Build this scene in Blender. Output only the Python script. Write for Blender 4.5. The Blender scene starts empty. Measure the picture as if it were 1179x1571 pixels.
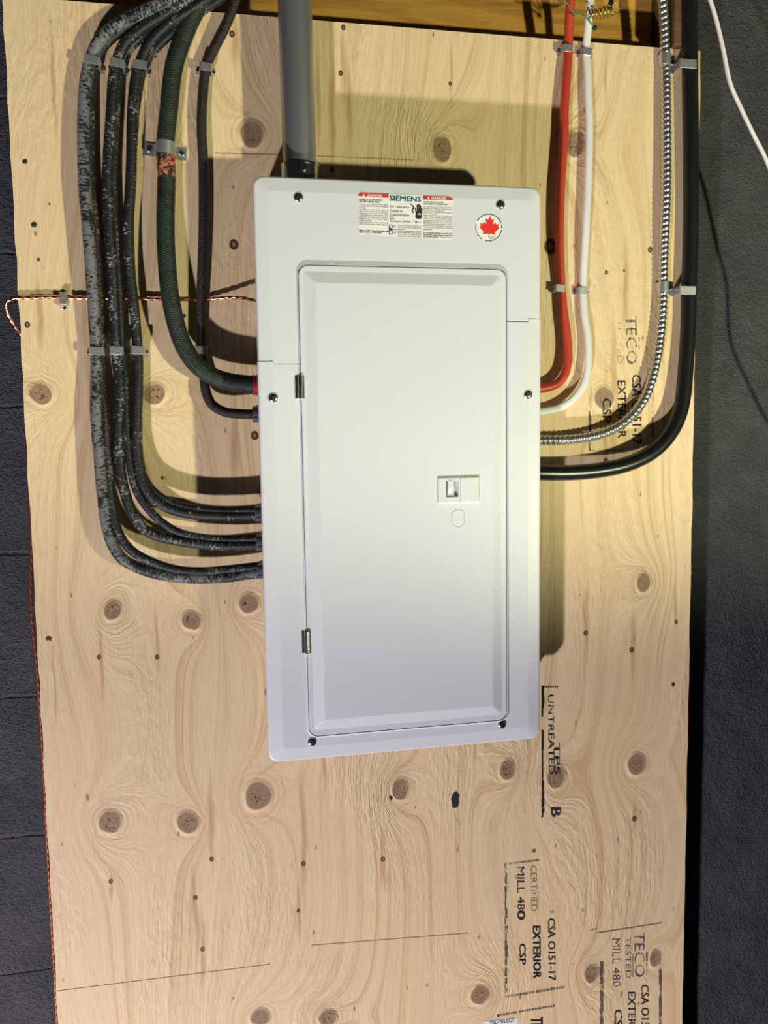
import bpy, bmesh, math, random
from mathutils import Vector, Matrix
random.seed(7)
C = bpy.context.scene.collection
SC = bpy.context.scene
PI = math.pi

# ------------------------------------------------------------------ camera, world, lights, exposure
F = 1350.0
PITCH, YAW, ROLL = 0.09748676, 0.20615990, -0.01501161
CAM = Vector((-0.07935553, -1.2617609, -0.31809089))
def Rmat():
    cx, sx, cy, sy, cz, sz = (math.cos(PITCH), math.sin(PITCH), math.cos(YAW), math.sin(YAW), math.cos(ROLL), math.sin(ROLL))
    A = Matrix(((1,0,0),(0,0,-1),(0,1,0)))
    return Matrix(((cz,-sz,0),(sz,cz,0),(0,0,1))) @ Matrix(((1,0,0),(0,cx,-sx),(0,sx,cx))) @ A @ Matrix(((cy,-sy,0),(sy,cy,0),(0,0,1)))
RM = Rmat()
cam_d = bpy.data.cameras.new('camera'); cam = bpy.data.objects.new('camera', cam_d); C.objects.link(cam)
cam_d.sensor_fit = 'HORIZONTAL'; cam_d.sensor_width = 36; cam_d.lens = 36*F/1179; cam_d.clip_start = 0.02
m = Matrix((RM[0], -RM[1], -RM[2])).transposed().to_4x4(); m.translation = CAM
cam.matrix_world = m
SC.camera = cam
SC.view_settings.view_transform = 'Standard'; SC.view_settings.look = 'None'
SC.view_settings.gamma = 1; SC.view_settings.use_curve_mapping = False
SC.view_settings.exposure = 0.0

w = bpy.data.worlds.new('world'); SC.world = w; w.use_nodes = True
w.node_tree.nodes['Background'].inputs[0].default_value = (0.85, 0.9, 1.0, 1)
w.node_tree.nodes['Background'].inputs[1].default_value = 0.013

def lamp(name, kind, loc, power, col, radius, aim=None, size=None, blend=None):
    l = bpy.data.lights.new(name, kind); l.energy = power; l.color = col; l.shadow_soft_size = radius
    o = bpy.data.objects.new(name, l); C.objects.link(o); o.location = loc
    if aim is not None:
        o.rotation_euler = (Vector(aim)).to_track_quat('-Z', 'Y').to_euler()
    if size: l.spot_size = math.radians(size); l.spot_blend = blend
    return o
# warm shaded work lamp low on the right, throwing its light upwards; cool lamp low on the left
lamp('warm_lamp', 'SPOT', (1.75, -2.2, -1.04), 250, (0.98, 1.0, 0.65), 0.06, aim=(0.0, -0.045, 1.0), size=170, blend=0.15)
lamp('cool_lamp', 'POINT', (-1.06, -1.9, -2.58), 340, (0.98, 0.92, 1.0), 0.05)

# pixel of the photograph -> point at distance d in front of the plywood face
def at(x, y, d=0.0):
    v = RM.transposed() @ Vector(((x-589.5)/F, (y-785.5)/F, 1.0))
    t = (-d - CAM.y)/v.y
    return CAM + v*t
PW, PH, PD = 0.387, 0.7692, 0.105      # panel cover width, height, how far it stands off the plywood
XL, XR, ZT = -0.306, 0.685, 0.239      # plywood edges
WALL = 0.10

# ------------------------------------------------------------------ node helper
class T:
    def __init__(s, name):
        s.m = bpy.data.materials.new(name); s.m.use_nodes = True; s.t = s.m.node_tree
        s.b = s.t.nodes['Principled BSDF']; s.out = s.t.nodes['Material Output']
    def n(s, ty, ins=None, **pr):
        nd = s.t.nodes.new(ty)
        for k, v in pr.items(): setattr(nd, k, v)
        if ins:
            for k, v in ins.items():
                sk = nd.inputs[k]
                if isinstance(v, bpy.types.NodeSocket): s.t.links.new(v, sk)
                else: sk.default_value = v
        return nd
    def ma(s, op, a, b=0.0, c=0.0, clamp=False):
        return s.n('ShaderNodeMath', {0: a, 1: b, 2: c}, operation=op, use_clamp=clamp).outputs[0]
    def vm(s, op, a, b=(0,0,0)):
        nd = s.n('ShaderNodeVectorMath', {0: a, 1: b}, operation=op); return nd.outputs['Value' if op in ('LENGTH','DOT_PRODUCT') else 'Vector']
    def ss(s, x, a, b, lo=0.0, hi=1.0):
        return s.n('ShaderNodeMapRange', {0: x, 1: a, 2: b, 3: lo, 4: hi}, interpolation_type='SMOOTHSTEP').outputs[0]
    def mix(s, f, a, b, bt='MIX'):
        nd = s.n('ShaderNodeMix', data_type='RGBA', blend_type=bt)
        for k, v in ((0, f), (6, a), (7, b)):
            if isinstance(v, bpy.types.NodeSocket): s.t.links.new(v, nd.inputs[k])
            else: nd.inputs[k].default_value = v
        return nd.outputs[2]
    def noise(s, vec, scale, det=2.0, rough=.5, dist=0.0, dims='3D'):
        i = {'Scale': scale, 'Detail': det, 'Roughness': rough, 'Distortion': dist}
        i['W' if dims == '1D' else 'Vector'] = vec
        return s.n('ShaderNodeTexNoise', i, noise_dimensions=dims).outputs[0]
    def bump(s, h, st=.3, d=.001, prev=None):
        i = {'Strength': st, 'Distance': d, 'Height': h}
        if prev is not None: i['Normal'] = prev
        return s.n('ShaderNodeBump', i).outputs[0]
    def set(s, **k):
        nm = {'col': 'Base Color', 'rough': 'Roughness', 'metal': 'Metallic', 'normal': 'Normal', 'alpha': 'Alpha', 'spec': 'Specular IOR Level'}
        for a, v in k.items():
            sk = s.b.inputs[nm[a]]
            if isinstance(v, bpy.types.NodeSocket): s.t.links.new(v, sk)
            else: sk.default_value = v
        return s.m
    def obj(s): return s.n('ShaderNodeTexCoord').outputs['Object']
    def uv(s): return s.n('ShaderNodeTexCoord').outputs['UV']
def rgb(r, g, b): return (r, g, b, 1)

def knot_group():
    g = bpy.data.node_groups.new('knot', 'ShaderNodeTree')
    for nm, ty in (('P','NodeSocketVector'),('C','NodeSocketVector'),('S','NodeSocketVector'),('A','NodeSocketFloat'),('Fin','NodeSocketFloat'),('Din','NodeSocketFloat')):
        g.interface.new_socket(nm, in_out='INPUT', socket_type=ty)
    for nm in ('F','D'): g.interface.new_socket(nm, in_out='OUTPUT', socket_type='NodeSocketFloat')
    gi = g.nodes.new('NodeGroupInput'); go = g.nodes.new('NodeGroupOutput'); L = g.links.new
    def M(op, a, b=None):
        n = g.nodes.new('ShaderNodeMath'); n.operation = op
        for k, v in ((0, a), (1, b)):
            if v is None: continue
            if isinstance(v, bpy.types.NodeSocket): L(v, n.inputs[k])
            else: n.inputs[k].default_value = v
        return n.outputs[0]
    a = g.nodes.new('ShaderNodeVectorMath'); a.operation = 'SUBTRACT'; L(gi.outputs['P'], a.inputs[0]); L(gi.outputs['C'], a.inputs[1])
    b = g.nodes.new('ShaderNodeVectorMath'); b.operation = 'MULTIPLY'; L(a.outputs[0], b.inputs[0]); L(gi.outputs['S'], b.inputs[1])
    c = g.nodes.new('ShaderNodeVectorMath'); c.operation = 'LENGTH'; L(b.outputs[0], c.inputs[0])
    d = c.outputs['Value']
    q = M('ADD', M('MULTIPLY', M('MULTIPLY', d, d), .2), 1.0)
    L(M('ADD', gi.outputs['Fin'], M('DIVIDE', gi.outputs['A'], q)), go.inputs['F'])
    L(M('MINIMUM', gi.outputs['Din'], d), go.inputs['D'])
    return g
KG = knot_group()

KNOTS = [(386,207,19,22),(679,228,15,21),(881,222,13,22),(62,604,19,17),(237,604,17,17),(173,937,13,15),(293,953,14,15),(383,925,15,16),
 (169,1261,17,18),(289,1262,16,17),(395,1221,20,22),(616,1211,13,17),(778,1181,13,17),(852,1194,14,17),(977,1174,14,17),(988,893,11,15),
 (1004,1470,9,13),(907,1495,11,14),(736,1528,14,15),(399,1561,16,13),(503,1562,15,12),(927,612,14,17)]
PINS = [(527,42,4),(523,112,4),(510,260,4),(691,128,3),(152,1008,4),(241,1008,4),(899,971,4),(970,997,4),(1038,954,3),(588,1318,4),(466,1325,4),
 (458,1397,3),(325,1318,4),(300,1377,4),(311,1456,4),(170,1352,4),(974,1256,4),(391,668,7),(249,733,3),(359,375,8),(845,378,11),(237,85,4),
 (356,52,5),(42,498,5),(998,383,4),(930,707,4),(958,415,2),(931,418,3),(76,313,2),(59,398,3),(820,1305,3)]
STREAKS = [(527,100,7,75),(535,150,5,90),(489,150,5,110),(510,180,6,110),(691,112,3,60),(155,1015,5,75),(241,985,4,62),(899,955,5,75),(971,990,6,72),(1038,930,4,48),
 (588,1318,5,58),(466,1290,6,130),(459,1400,4,60),(324,1260,6,90),(300,1400,6,95),(311,1460,5,80),(171,1360,4,30),(974,1255,5,32),
 (360,690,8,75),(845,370,9,45),(84,1050,2,90),(498,1170,4,60),(942,600,6,140),(930,650,5,110),(360,60,7,60),(60,480,6,70),(82,130,4,110),(930,120,3,45),(728,1140,3,50),(960,440,5,80)]

def plywood_mat():
    t = T('spruce plywood')
    o = t.obj(); sp = t.n('ShaderNodeSeparateXYZ', {0: o})
    X, Z = sp.outputs[0], sp.outputs[2]
    flat = t.n('ShaderNodeCombineXYZ', {0: X, 1: t.ma('MULTIPLY', Z, .45), 2: 0.0}).outputs[0]
    wn = t.n('ShaderNodeTexNoise', {'Vector': flat, 'Scale': 32.0, 'Detail': 1.5}).outputs['Color']
    wv = t.vm('MULTIPLY', t.vm('SUBTRACT', wn, (.5,.5,.5)), (.012,.012,0))
    P0 = t.n('ShaderNodeCombineXYZ', {0: X, 1: Z, 2: 0.0}).outputs[0]
    P = t.vm('ADD', P0, wv)
    Fv, Dv = 0.0, 50.0
    for i, (x, y, rx, ry) in enumerate(KNOTS):
        c = at(x, y)
        nd = t.n('ShaderNodeGroup', node_tree=KG)
        r1 = (at(x+rx, y)-c).length; r2 = (at(x, y+ry)-c).length
        for k, v in (('P', P), ('C', (c.x, c.z, 0)), ('S', (1/r1, 1/r2, 0)), ('A', .055 if i % 3 else -.05), ('Fin', Fv), ('Din', Dv)):
            if isinstance(v, bpy.types.NodeSocket): t.t.links.new(v, nd.inputs[k])
            else: nd.inputs[k].default_value = v
        Fv, Dv = nd.outputs['F'], nd.outputs['D']
    Dp = 50.0; dummy = 0.0
    for (x, y, r) in PINS:
        c = at(x, y); nd = t.n('ShaderNodeGroup', node_tree=KG); r1 = (at(x+r, y)-c).length
        for k, v in (('P', P0), ('C', (c.x, c.z, 0)), ('S', (1/r1, .85/r1, 0)), ('A', 0.0), ('Fin', 0.0), ('Din', Dp)):
            if isinstance(v, bpy.types.NodeSocket): t.t.links.new(v, nd.inputs[k])
            else: nd.inputs[k].default_value = v
        Dp = nd.outputs['D']
    Ds = 50.0
    for (x, y, rx, ry) in STREAKS:
        c = at(x, y); nd = t.n('ShaderNodeGroup', node_tree=KG); r1 = (at(x+rx, y)-c).length; r2 = (at(x, y+ry)-c).length
        for k, v in (('P', P), ('C', (c.x, c.z, 0)), ('S', (1/r1, 1/r2, 0)), ('A', 0.0), ('Fin', 0.0), ('Din', Ds)):
            if isinstance(v, bpy.types.NodeSocket): t.t.links.new(v, nd.inputs[k])
            else: nd.inputs[k].default_value = v
        Ds = nd.outputs['D']
    low = t.noise(t.n('ShaderNodeCombineXYZ', {0: t.ma('MULTIPLY', X, 2.6), 1: t.ma('MULTIPLY', Z, .75), 2: 3.0}).outputs[0], 1.0, 2.0, .45)
    mid = t.noise(t.n('ShaderNodeCombineXYZ', {0: t.ma('MULTIPLY', X, 12.), 1: t.ma('MULTIPLY', Z, 2.2), 2: 7.0}).outputs[0], 1.0, 2.0, .5)
    G = t.ma('ADD', t.ma('ADD', t.ma('MULTIPLY', X, .55), Fv), t.ma('ADD', t.ma('MULTIPLY', low, .15), t.ma('MULTIPLY', mid, .012)))
    b1 = t.noise(G, 95.0, 2.0, .55, dims='1D')
    b2 = t.noise(G, 620.0, 1.0, .5, dims='1D')
    fine = t.noise(t.n('ShaderNodeCombineXYZ', {0: t.ma('MULTIPLY', X, 620.), 1: t.ma('MULTIPLY', Z, 28.), 2: 0.0}).outputs[0], 1.0, 2.0, .6)
    base = t.mix(t.ss(b1, .35, .7), rgb(.80,.625,.385), rgb(.74,.555,.32))
    col = t.mix(t.ma('MULTIPLY', t.ma('MULTIPLY', t.ss(b1, .565, .60), t.ss(b1, .66, .61)), t.ss(mid, .40, .58)), base, rgb(.62,.43,.215))
    col = t.mix(t.ma('MULTIPLY', t.ss(b2, .52, .68), .17), col, rgb(.55,.36,.16))
    col = t.mix(t.ma('MULTIPLY', t.ss(fine, .42, .75), .36), col, rgb(.50,.34,.16))
    tone = t.noise(flat, 5.0, 2.0)
    col = t.mix(t.ma('MULTIPLY', t.ss(tone, .45, .7), .3), col, rgb(.80,.58,.30))
    # resin streaks
    col = t.mix(t.ma('MULTIPLY', t.ss(Ds, 1.15, .2), .55), col, rgb(.40,.22,.085))
    # halo and body of the knots
    col = t.mix(t.ma('MULTIPLY', t.ma('MULTIPLY', t.ss(Dv, 2.8, 1.1), t.ss(t.ma('SINE', t.ma('MULTIPLY', Dv, 13.)), -.3, 1.)), .36), col, rgb(.50,.31,.13))
    kn = t.noise(P0, 380.0, 3.0, .6)
    kc = t.mix(t.ss(kn, .3, .75), rgb(.24,.15,.085), rgb(.40,.27,.16))
    col = t.mix(t.ma('MULTIPLY', t.ss(Dv, 1.22, 1.08), t.ss(Dv, .98, 1.06)), col, rgb(.78,.60,.36))
    col = t.mix(t.ss(Dv, 1.04, .86), col, kc)
    cr = t.ma('ABSOLUTE', t.ma('SUBTRACT', t.noise(P0, 95.0, 1.5), .5))
    col = t.mix(t.ma('MULTIPLY', t.ss(cr, .018, .004), t.ss(Dv, .75, .45)), col, rgb(.03,.015,.01))
    col = t.mix(t.ss(Dp, 1.0, .75), col, rgb(.07,.03,.015))
    col = t.mix(t.ma('MULTIPLY', t.ss(Dp, .5, .3), .7), col, rgb(.35,.2,.1))
    # tiny nicks
    nk = t.noise(t.n('ShaderNodeCombineXYZ', {0: t.ma('MULTIPLY', X, 130.), 1: t.ma('MULTIPLY', Z, 45.), 2: 9.0}).outputs[0], 1.0, 0.0)
    col = t.mix(t.ma('MULTIPLY', t.ss(nk, .83, .86), .7), col, rgb(.15,.08,.04))
    rip = t.noise(t.vm('ADD', t.n('ShaderNodeCombineXYZ', {0: t.ma('MULTIPLY', G, 330.), 1: t.ma('MULTIPLY', Z, 38.), 2: 1.0}).outputs[0], (0,0,0)), 1.0, 2.0, .6, .4)
    msk = t.ss(t.noise(flat, 7.0, 1.0), .40, .66)
    bh = t.ma('ADD', t.ma('MULTIPLY', rip, t.ma('MULTIPLY_ADD', msk, .9, .12)), t.ma('MULTIPLY', t.ss(Dv, 1.3, .9), .6))
    nr = t.bump(bh, .85, .0032)
    nr = t.bump(fine, .15, .0004, nr)
    return t.set(col=col, rough=.62, normal=nr, spec=.28)

def wood_mat(name, c1, c2, rough=.5):
    t = T(name); o = t.obj(); mp = t.vm('MULTIPLY', o, (6., 6., 60.))
    g = t.noise(mp, 1.0, 4.0, .6, .6); f = t.noise(t.vm('MULTIPLY', o, (40., 40., 500.)), 1.0, 2.0)
    col = t.mix(t.ss(g, .35, .7), c1, c2); col = t.mix(t.ma('MULTIPLY', t.ss(f, .5, .8), .35), col, (c2[0]*.5, c2[1]*.45, c2[2]*.4, 1))
    k = t.n('ShaderNodeTexVoronoi', {'Vector': o, 'Scale': 9.0}).outputs['Distance']
    col = t.mix(t.ss(k, .05, .03), col, rgb(.06,.03,.01))
    return t.set(col=col, rough=rough, normal=t.bump(f, .3, .0008))

def wall_mat():
    t = T('grey painted block'); o = t.obj(); sp = t.n('ShaderNodeSeparateXYZ', {0: o})
    a = t.noise(o, 14.0, 4.0, .6); b = t.noise(o, 160.0, 3.0, .65); c = t.noise(t.vm('MULTIPLY', o, (220., 220., 420.)), 1.0, 2.0, .6)
    col = t.mix(t.ss(a, .3, .7), rgb(.042,.041,.047), rgb(.060,.058,.064))
    col = t.mix(t.ma('MULTIPLY', t.ss(b, .60, .8), .6), col, rgb(.14,.135,.145))
    sp2 = t.noise(o, 60.0, 2.0)
    col = t.mix(t.ss(sp2, .76, .79), col, rgb(.35,.34,.33))
    zz = t.ma('ADD', sp.outputs[2], t.ma('MULTIPLY', t.noise(o, 20.0, 2.0), .012))
    j = t.ma('ABSOLUTE', t.ma('SUBTRACT', t.ma('FRACT', t.ma('DIVIDE', t.ma('ADD', zz, 10.165), .215)), .5))
    jm = t.ss(j, .482, .497)
    xm = t.ss(sp.outputs[0], .0, -.25)
    col = t.mix(t.ma('MULTIPLY', t.ma('MULTIPLY', jm, xm), .12), col, rgb(.17,.16,.14))
    h = t.ma('SUBTRACT', t.ma('ADD', t.ma('MULTIPLY', b, .6), t.ma('MULTIPLY', c, .6)), t.ma('MULTIPLY', jm, t.ma('MULTIPLY', xm, .4)))
    return t.set(col=col, rough=.55, normal=t.bump(t.ma('ADD', h, t.ma('MULTIPLY', a, 2.0)), 1.0, .0055), spec=.35)

def plain(name, c, rough=.5, metal=0.0, bs=0.0, bscale=200.0, spec=.5):
    t = T(name)
    o = t.obj(); nz = t.noise(o, bscale, 2.0)
    col = t.mix(t.ma('MULTIPLY', t.ss(nz, .4, .75), .18), c, (c[0]*.75, c[1]*.75, c[2]*.75, 1))
    k = dict(col=col, rough=rough, metal=metal, spec=spec)
    if bs: k['normal'] = t.bump(nz, bs, .0006)
    return t.set(**k)

def scuffed(name, lo, grey=.34, base=(.011,.011,.012), tint=None, seed=0.0, stretch=(34., 300., 1.)):
    t = T(name); u = t.vm('ADD', t.uv(), (seed, seed, 0))
    # the tube's UV is (turn, metres along): u 0..1 once round, v in metres
    big = t.noise(t.vm('MULTIPLY', u, (2.2, 30., 1.)), 1.0, 2.0, .5)
    fl = t.noise(t.vm('MULTIPLY', u, (7., stretch[1], 1.)), 1.0, 3.0, .65)
    v = t.ma('ADD', t.ma('MULTIPLY', big, .45), t.ma('MULTIPLY', fl, .6))
    mk = t.ss(v, lo, lo+.035)
    gc = t.mix(t.noise(t.vm('MULTIPLY', u, (9., 700., 1.)), 1.0, 2.0), rgb(grey*.6, grey*.6, grey*.62), rgb(grey*1.15, grey*1.15, grey*1.18))
    col = t.mix(mk, base+(1,), gc)
    if tint: 
        tn = t.noise(t.vm('MULTIPLY', u, (3., 45., 1.)), 1.0, 2.0)
        col = t.mix(t.ss(tn, .48, .62), col, tint[0]+(1,)); col = t.mix(t.ss(tn, .42, .36), col, tint[1]+(1,))
    h = t.ma('ADD', t.ma('MULTIPLY', mk, -.6), fl)
    return t.set(col=col, rough=.48, normal=t.bump(h, .9, .0012), spec=.45)

def braided(name, c1, c2, c3):
    t = T(name); u = t.uv(); sp = t.n('ShaderNodeSeparateXYZ', {0: u})
    a = t.ma('SINE', t.ma('ADD', t.ma('MULTIPLY', sp.outputs[0], 2*PI*8), t.ma('MULTIPLY', sp.outputs[1], 1900.)))
    b = t.ma('SINE', t.ma('SUBTRACT', t.ma('MULTIPLY', sp.outputs[0], 2*PI*8), t.ma('MULTIPLY', sp.outputs[1], 1900.)))
    h = t.ma('MAXIMUM', a, b)
    n1 = t.noise(t.vm('MULTIPLY', u, (3., 38., 1.)), 1.0, 2.0); n2 = t.noise(t.vm('MULTIPLY', u, (26., 900., 1.)), 1.0, 2.0)
    col = t.mix(t.ss(n1, .42, .60), c1, c2)
    col = t.mix(t.ma('MULTIPLY', t.ss(n2, .60, .74), .55), col, c3)
    return t.set(col=col, rough=.55, normal=t.bump(t.ma('ADD', t.ma('MULTIPLY', h, .4), n2), .7, .0008))

def ink_mat(name, amt, dark=.02):
    t = T(name); o = t.obj()
    a = t.noise(t.vm('MULTIPLY', o, (420., 1., 130.)), 1.0, 2.0, .6); b = t.noise(o, 26.0, 1.0)
    al = t.ss(t.ma('ADD', t.ma('MULTIPLY', a, .6), t.ma('MULTIPLY', b, .4)), .50+amt*.2, .42+amt*.2)
    return t.set(col=rgb(dark, dark, dark*1.2), rough=.8, alpha=t.ma('MULTIPLY', al, min(1., .35+amt*.6)), spec=.1)

M = {}
M['ply'] = plywood_mat()
M['header'] = wood_mat('golden varnished pine', rgb(.62,.33,.07), rgb(.40,.19,.035), .38)
M['brown'] = wood_mat('shade-darkened pine', rgb(.15,.075,.028), rgb(.09,.042,.016), .6)  # brown darkened to carry the shade on the timber block
M['wall'] = wall_mat()
M['white'] = plain('white enamel', rgb(.70,.715,.735), .38, 0, .05, 900.)
M['white_rim'] = M['white']
M['grey_box'] = plain('grey enamel', rgb(.30,.30,.30), .5)
M['dark'] = plain('painted gap shade', rgb(.02,.02,.02), .7)  # near-black that paints shade into the cover seams and notch
M['chrome'] = plain('bright zinc', rgb(.62,.63,.65), .22, 1.0, .15, 400.)
M['zinc'] = plain('zinc strap', rgb(.66,.67,.68), .38, .85, .3, 300.)
M['shade_and_cap'] = plain('screw recess', rgb(.015,.015,.015), .5, .3)  # near-black: painted shade of screw slots, also the wire's end cap
M['black'] = plain('black rubber jacket', rgb(.010,.010,.011), .30, 0, .08, 120.)
M['red'] = plain('red cable jacket', rgb(.50,.050,.024), .42, 0, .1, 150.)
M['wcable'] = plain('white cable jacket', rgb(.74,.73,.70), .42)
M['wwire'] = plain('white wire jacket', rgb(.80,.76,.72), .45)
M['redbush'] = plain('red bushing plastic', rgb(.42,.012,.03), .42, 0, .2, 300.)
M['greycon'] = plain('dark grey connector plastic', rgb(.085,.085,.095), .42, 0, .1, 300.)
M['copper'] = plain('bare copper', rgb(.80,.36,.20), .30, 1.0)
M['oldcopper'] = plain('tarnished copper', rgb(.20,.065,.035), .5, .6)
M['brass'] = plain('dull brass wire', rgb(.45,.36,.14), .35, 1.0)
M['green'] = plain('green wire jacket', rgb(.10,.20,.07), .5)
M['steel'] = plain('galvanised conduit steel', rgb(.40,.41,.42), .40, .8, .12, 700.)
M['mc'] = plain('interlocked armour', rgb(.60,.59,.58), .30, .92)
M['label'] = plain('label white', rgb(.84,.84,.82), .5)
M['lred'] = plain('label red', rgb(.62,.03,.035), .5)
M['leaf'] = plain('maple leaf red', rgb(.78,.025,.02), .5)
M['lblack'] = plain('label black', rgb(.02,.02,.02), .5)
M['lblue'] = plain('label petrol', rgb(.015,.09,.15), .5)
M['pencil'] = plain('pencil', rgb(.16,.11,.07), .7)
M['fray'] = plain('frayed orange fibre', rgb(.52,.17,.075), .8, 0, .8, 500.)
M['ink3'] = ink_mat('heavy ink', .95); M['ink2'] = ink_mat('worn ink', .48, .03); M['ink1'] = ink_mat('faint ink', .02, .10)
M['c1'] = scuffed('heavily scuffed cable', .49, .19, seed=.0)
M['c1b'] = scuffed('heavily scuffed cable behind', .56, .18, seed=.37)
M['c2'] = scuffed('scuffed cable', .575, .24, seed=1.3)
M['c2b'] = scuffed('scuffed cable behind', .57, .16, seed=2.1)
M['c3'] = scuffed('lightly scuffed cable', .60, .30, seed=3.3, stretch=(34.,380.,1.))
M['gcab'] = braided('green black braid', rgb(.012,.012,.011), rgb(.010,.028,.016), rgb(.07,.055,.03))
M['thin'] = braided('dark brown braid', rgb(.012,.010,.009), rgb(.022,.014,.010), rgb(.07,.05,.035))

# ------------------------------------------------------------------ object helpers
def props(o, label=None, cat=None, group=None, kind=None):
    if label: o['label'] = label
    if cat: o['category'] = cat
    if group: o['group'] = group
    if kind: o['kind'] = kind
    return o
def link(name, me, mat, parent=None, smooth=False):
    o = bpy.data.objects.new(name, me); C.objects.link(o)
    if mat: me.materials.append(mat)
    if smooth:
        for p in me.polygons: p.use_smooth = True
    if parent is not None:
        o.parent = parent
        o.matrix_parent_inverse = WM[parent.name].inverted() if parent.name in WM else Matrix()
    return o
WM = {}
def empty(name, loc, label, cat, group=None):
    o = bpy.data.objects.new(name, None); C.objects.link(o); o.location = loc; o.empty_display_size = .02
    WM[o.name] = Matrix.Translation(loc)
    return props(o, label, cat, group)
def obj(name, bm, mat, parent=None, smooth=False, bevel=0, sharp=40):
    me = bpy.data.meshes.new(name)
    bmesh.ops.recalc_face_normals(bm, faces=bm.faces)
    bm.to_mesh(me); bm.free()
    o = link(name, me, mat, parent, smooth)
    if bevel:
        b = o.modifiers.new('bevel', 'BEVEL'); b.width = bevel; b.segments = 2; b.limit_method = 'ANGLE'; b.angle_limit = math.radians(40)
    if smooth and sharp: me.set_sharp_from_angle(angle=math.radians(sharp))
    return o
def add_box(bm, a, b):
    x0, y0, z0 = a; x1, y1, z1 = b
    v = [bm.verts.new(p) for p in ((x0,y0,z0),(x1,y0,z0),(x1,y1,z0),(x0,y1,z0),(x0,y0,z1),(x1,y0,z1),(x1,y1,z1),(x0,y1,z1))]
    for f in ((0,1,2,3),(7,6,5,4),(0,4,5,1),(1,5,6,2),(2,6,7,3),(3,7,4,0)): bm.faces.new([v[i] for i in f])
    return v
def catmull(pts, step=.003):
    P = [Vector(p) for p in pts]
    P = [P[0]*2-P[1]] + P + [P[-1]*2-P[-2]]
    out = []
    for i in range(1, len(P)-2):
        p0, p1, p2, p3 = P[i-1:i+3]
        d1, d0, d2 = max((p2-p1).length, 1e-6)**.5, max((p1-p0).length, 1e-6)**.5, max((p3-p2).length, 1e-6)**.5
        t1 = (p1-p0)/d0 - (p2-p0)/(d0+d1) + (p2-p1)/d1
        t2 = (p2-p1)/d1 - (p3-p1)/(d1+d2) + (p3-p2)/d2
        m1, m2 = t1*d1, t2*d1
        n = max(2, int((p2-p1).length/step))
        for k in range(n):
            u = k/n
            out.append(p1*(2*u**3-3*u*u+1) + m1*(u**3-2*u*u+u) + p2*(-2*u**3+3*u*u) + m2*(u**3-u*u))
    out.append(P[-2]); return out
def tube_bm(path, r, seg=16, prof=None, flat=None, cap=True):
    """path: list of points; r radius; prof(s, a) multiplies the radius; flat = (major, minor) elliptic factors with the minor axis along Y"""
    bm = bmesh.new(); uvl = bm.loops.layers.uv.new('UV')
    up = Vector((0,-1,0)); s = 0; rings = []; S = []
    for i, p in enumerate(path):
        tg = (path[min(i+1, len(path)-1)] - path[max(i-1, 0)]).normalized()
        side = tg.cross(up)
        if side.length < 1e-4: side = tg.cross(Vector((1,0,0)))
        side.normalize(); nrm = side.cross(tg).normalized()
        if i: s += (p-path[i-1]).length
        S.append(s); ring = []
        for k in range(seg):
            a = 2*PI*k/seg; rr = r*(prof(s, a) if prof else 1)
            fa, fb = flat or (1, 1)
            ring.append(bm.verts.new(p + side*math.cos(a)*rr*fa + nrm*math.sin(a)*rr*fb))
        rings.append(ring)
    for i in range(len(rings)-1):
        for k in range(seg):
            k2 = (k+1) % seg
            f = bm.faces.new((rings[i][k], rings[i][k2], rings[i+1][k2], rings[i+1][k]))
            for lp, (uu, vv) in zip(f.loops, ((k/seg, S[i]), ((k+1)/seg, S[i]), ((k+1)/seg, S[i+1]), (k/seg, S[i+1]))): lp[uvl].uv = (uu, vv)
    if cap: bm.faces.new(rings[0]); bm.faces.new(rings[-1])
    return bm
def pxpath(pts, dflt=.02):
    return [at(p[0], p[1], p[2] if len(p) > 2 else dflt) for p in pts]
def cyl(bm, p, q, r, seg=20, r2=None):
    p, q = Vector(p), Vector(q); d = (q-p).normalized()
    a = d.orthogonal().normalized(); b = d.cross(a); r2 = r if r2 is None else r2
    R1 = [bm.verts.new(p+(a*math.cos(2*PI*k/seg)+b*math.sin(2*PI*k/seg))*r) for k in range(seg)]
    R2 = [bm.verts.new(q+(a*math.cos(2*PI*k/seg)+b*math.sin(2*PI*k/seg))*r2) for k in range(seg)]
    for k in range(seg): bm.faces.new((R1[k], R1[(k+1)%seg], R2[(k+1)%seg], R2[k]))
    bm.faces.new(R1); bm.faces.new(R2)

# flat printed shapes -----------------------------------------------------------
def poly_px(name, polys, d, mat, parent):
    bm = bmesh.new()
    for pl in polys: bm.faces.new([bm.verts.new(at(x, y, d)) for x, y in pl])
    return obj(name, bm, mat, parent)
_tc = {}
def text_mesh(s, bold):
    k = s
    if k not in _tc:
        cu = bpy.data.curves.new('t', 'FONT'); cu.body = s; cu.size = 1; cu.resolution_u = 2
        o = bpy.data.objects.new('t', cu); C.objects.link(o)
        dg = bpy.context.evaluated_depsgraph_get(); dg.update()
        me = bpy.data.meshes.new_from_object(o.evaluated_get(dg))
        V = [v.co.copy() for v in me.vertices]; Fc = [tuple(p.vertices) for p in me.polygons]
        bpy.data.objects.remove(o); bpy.data.curves.remove(cu); bpy.data.meshes.remove(me)
        x0 = min(v.x for v in V); x1 = max(v.x for v in V); y0 = min(v.y for v in V); y1 = max(v.y for v in V)
        _tc[k] = ([((v.x-x0)/(x1-x0), (v.y-y0)/(y1-y0)) for v in V], Fc, x1-x0, y1-y0)
    return _tc[k]
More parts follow.
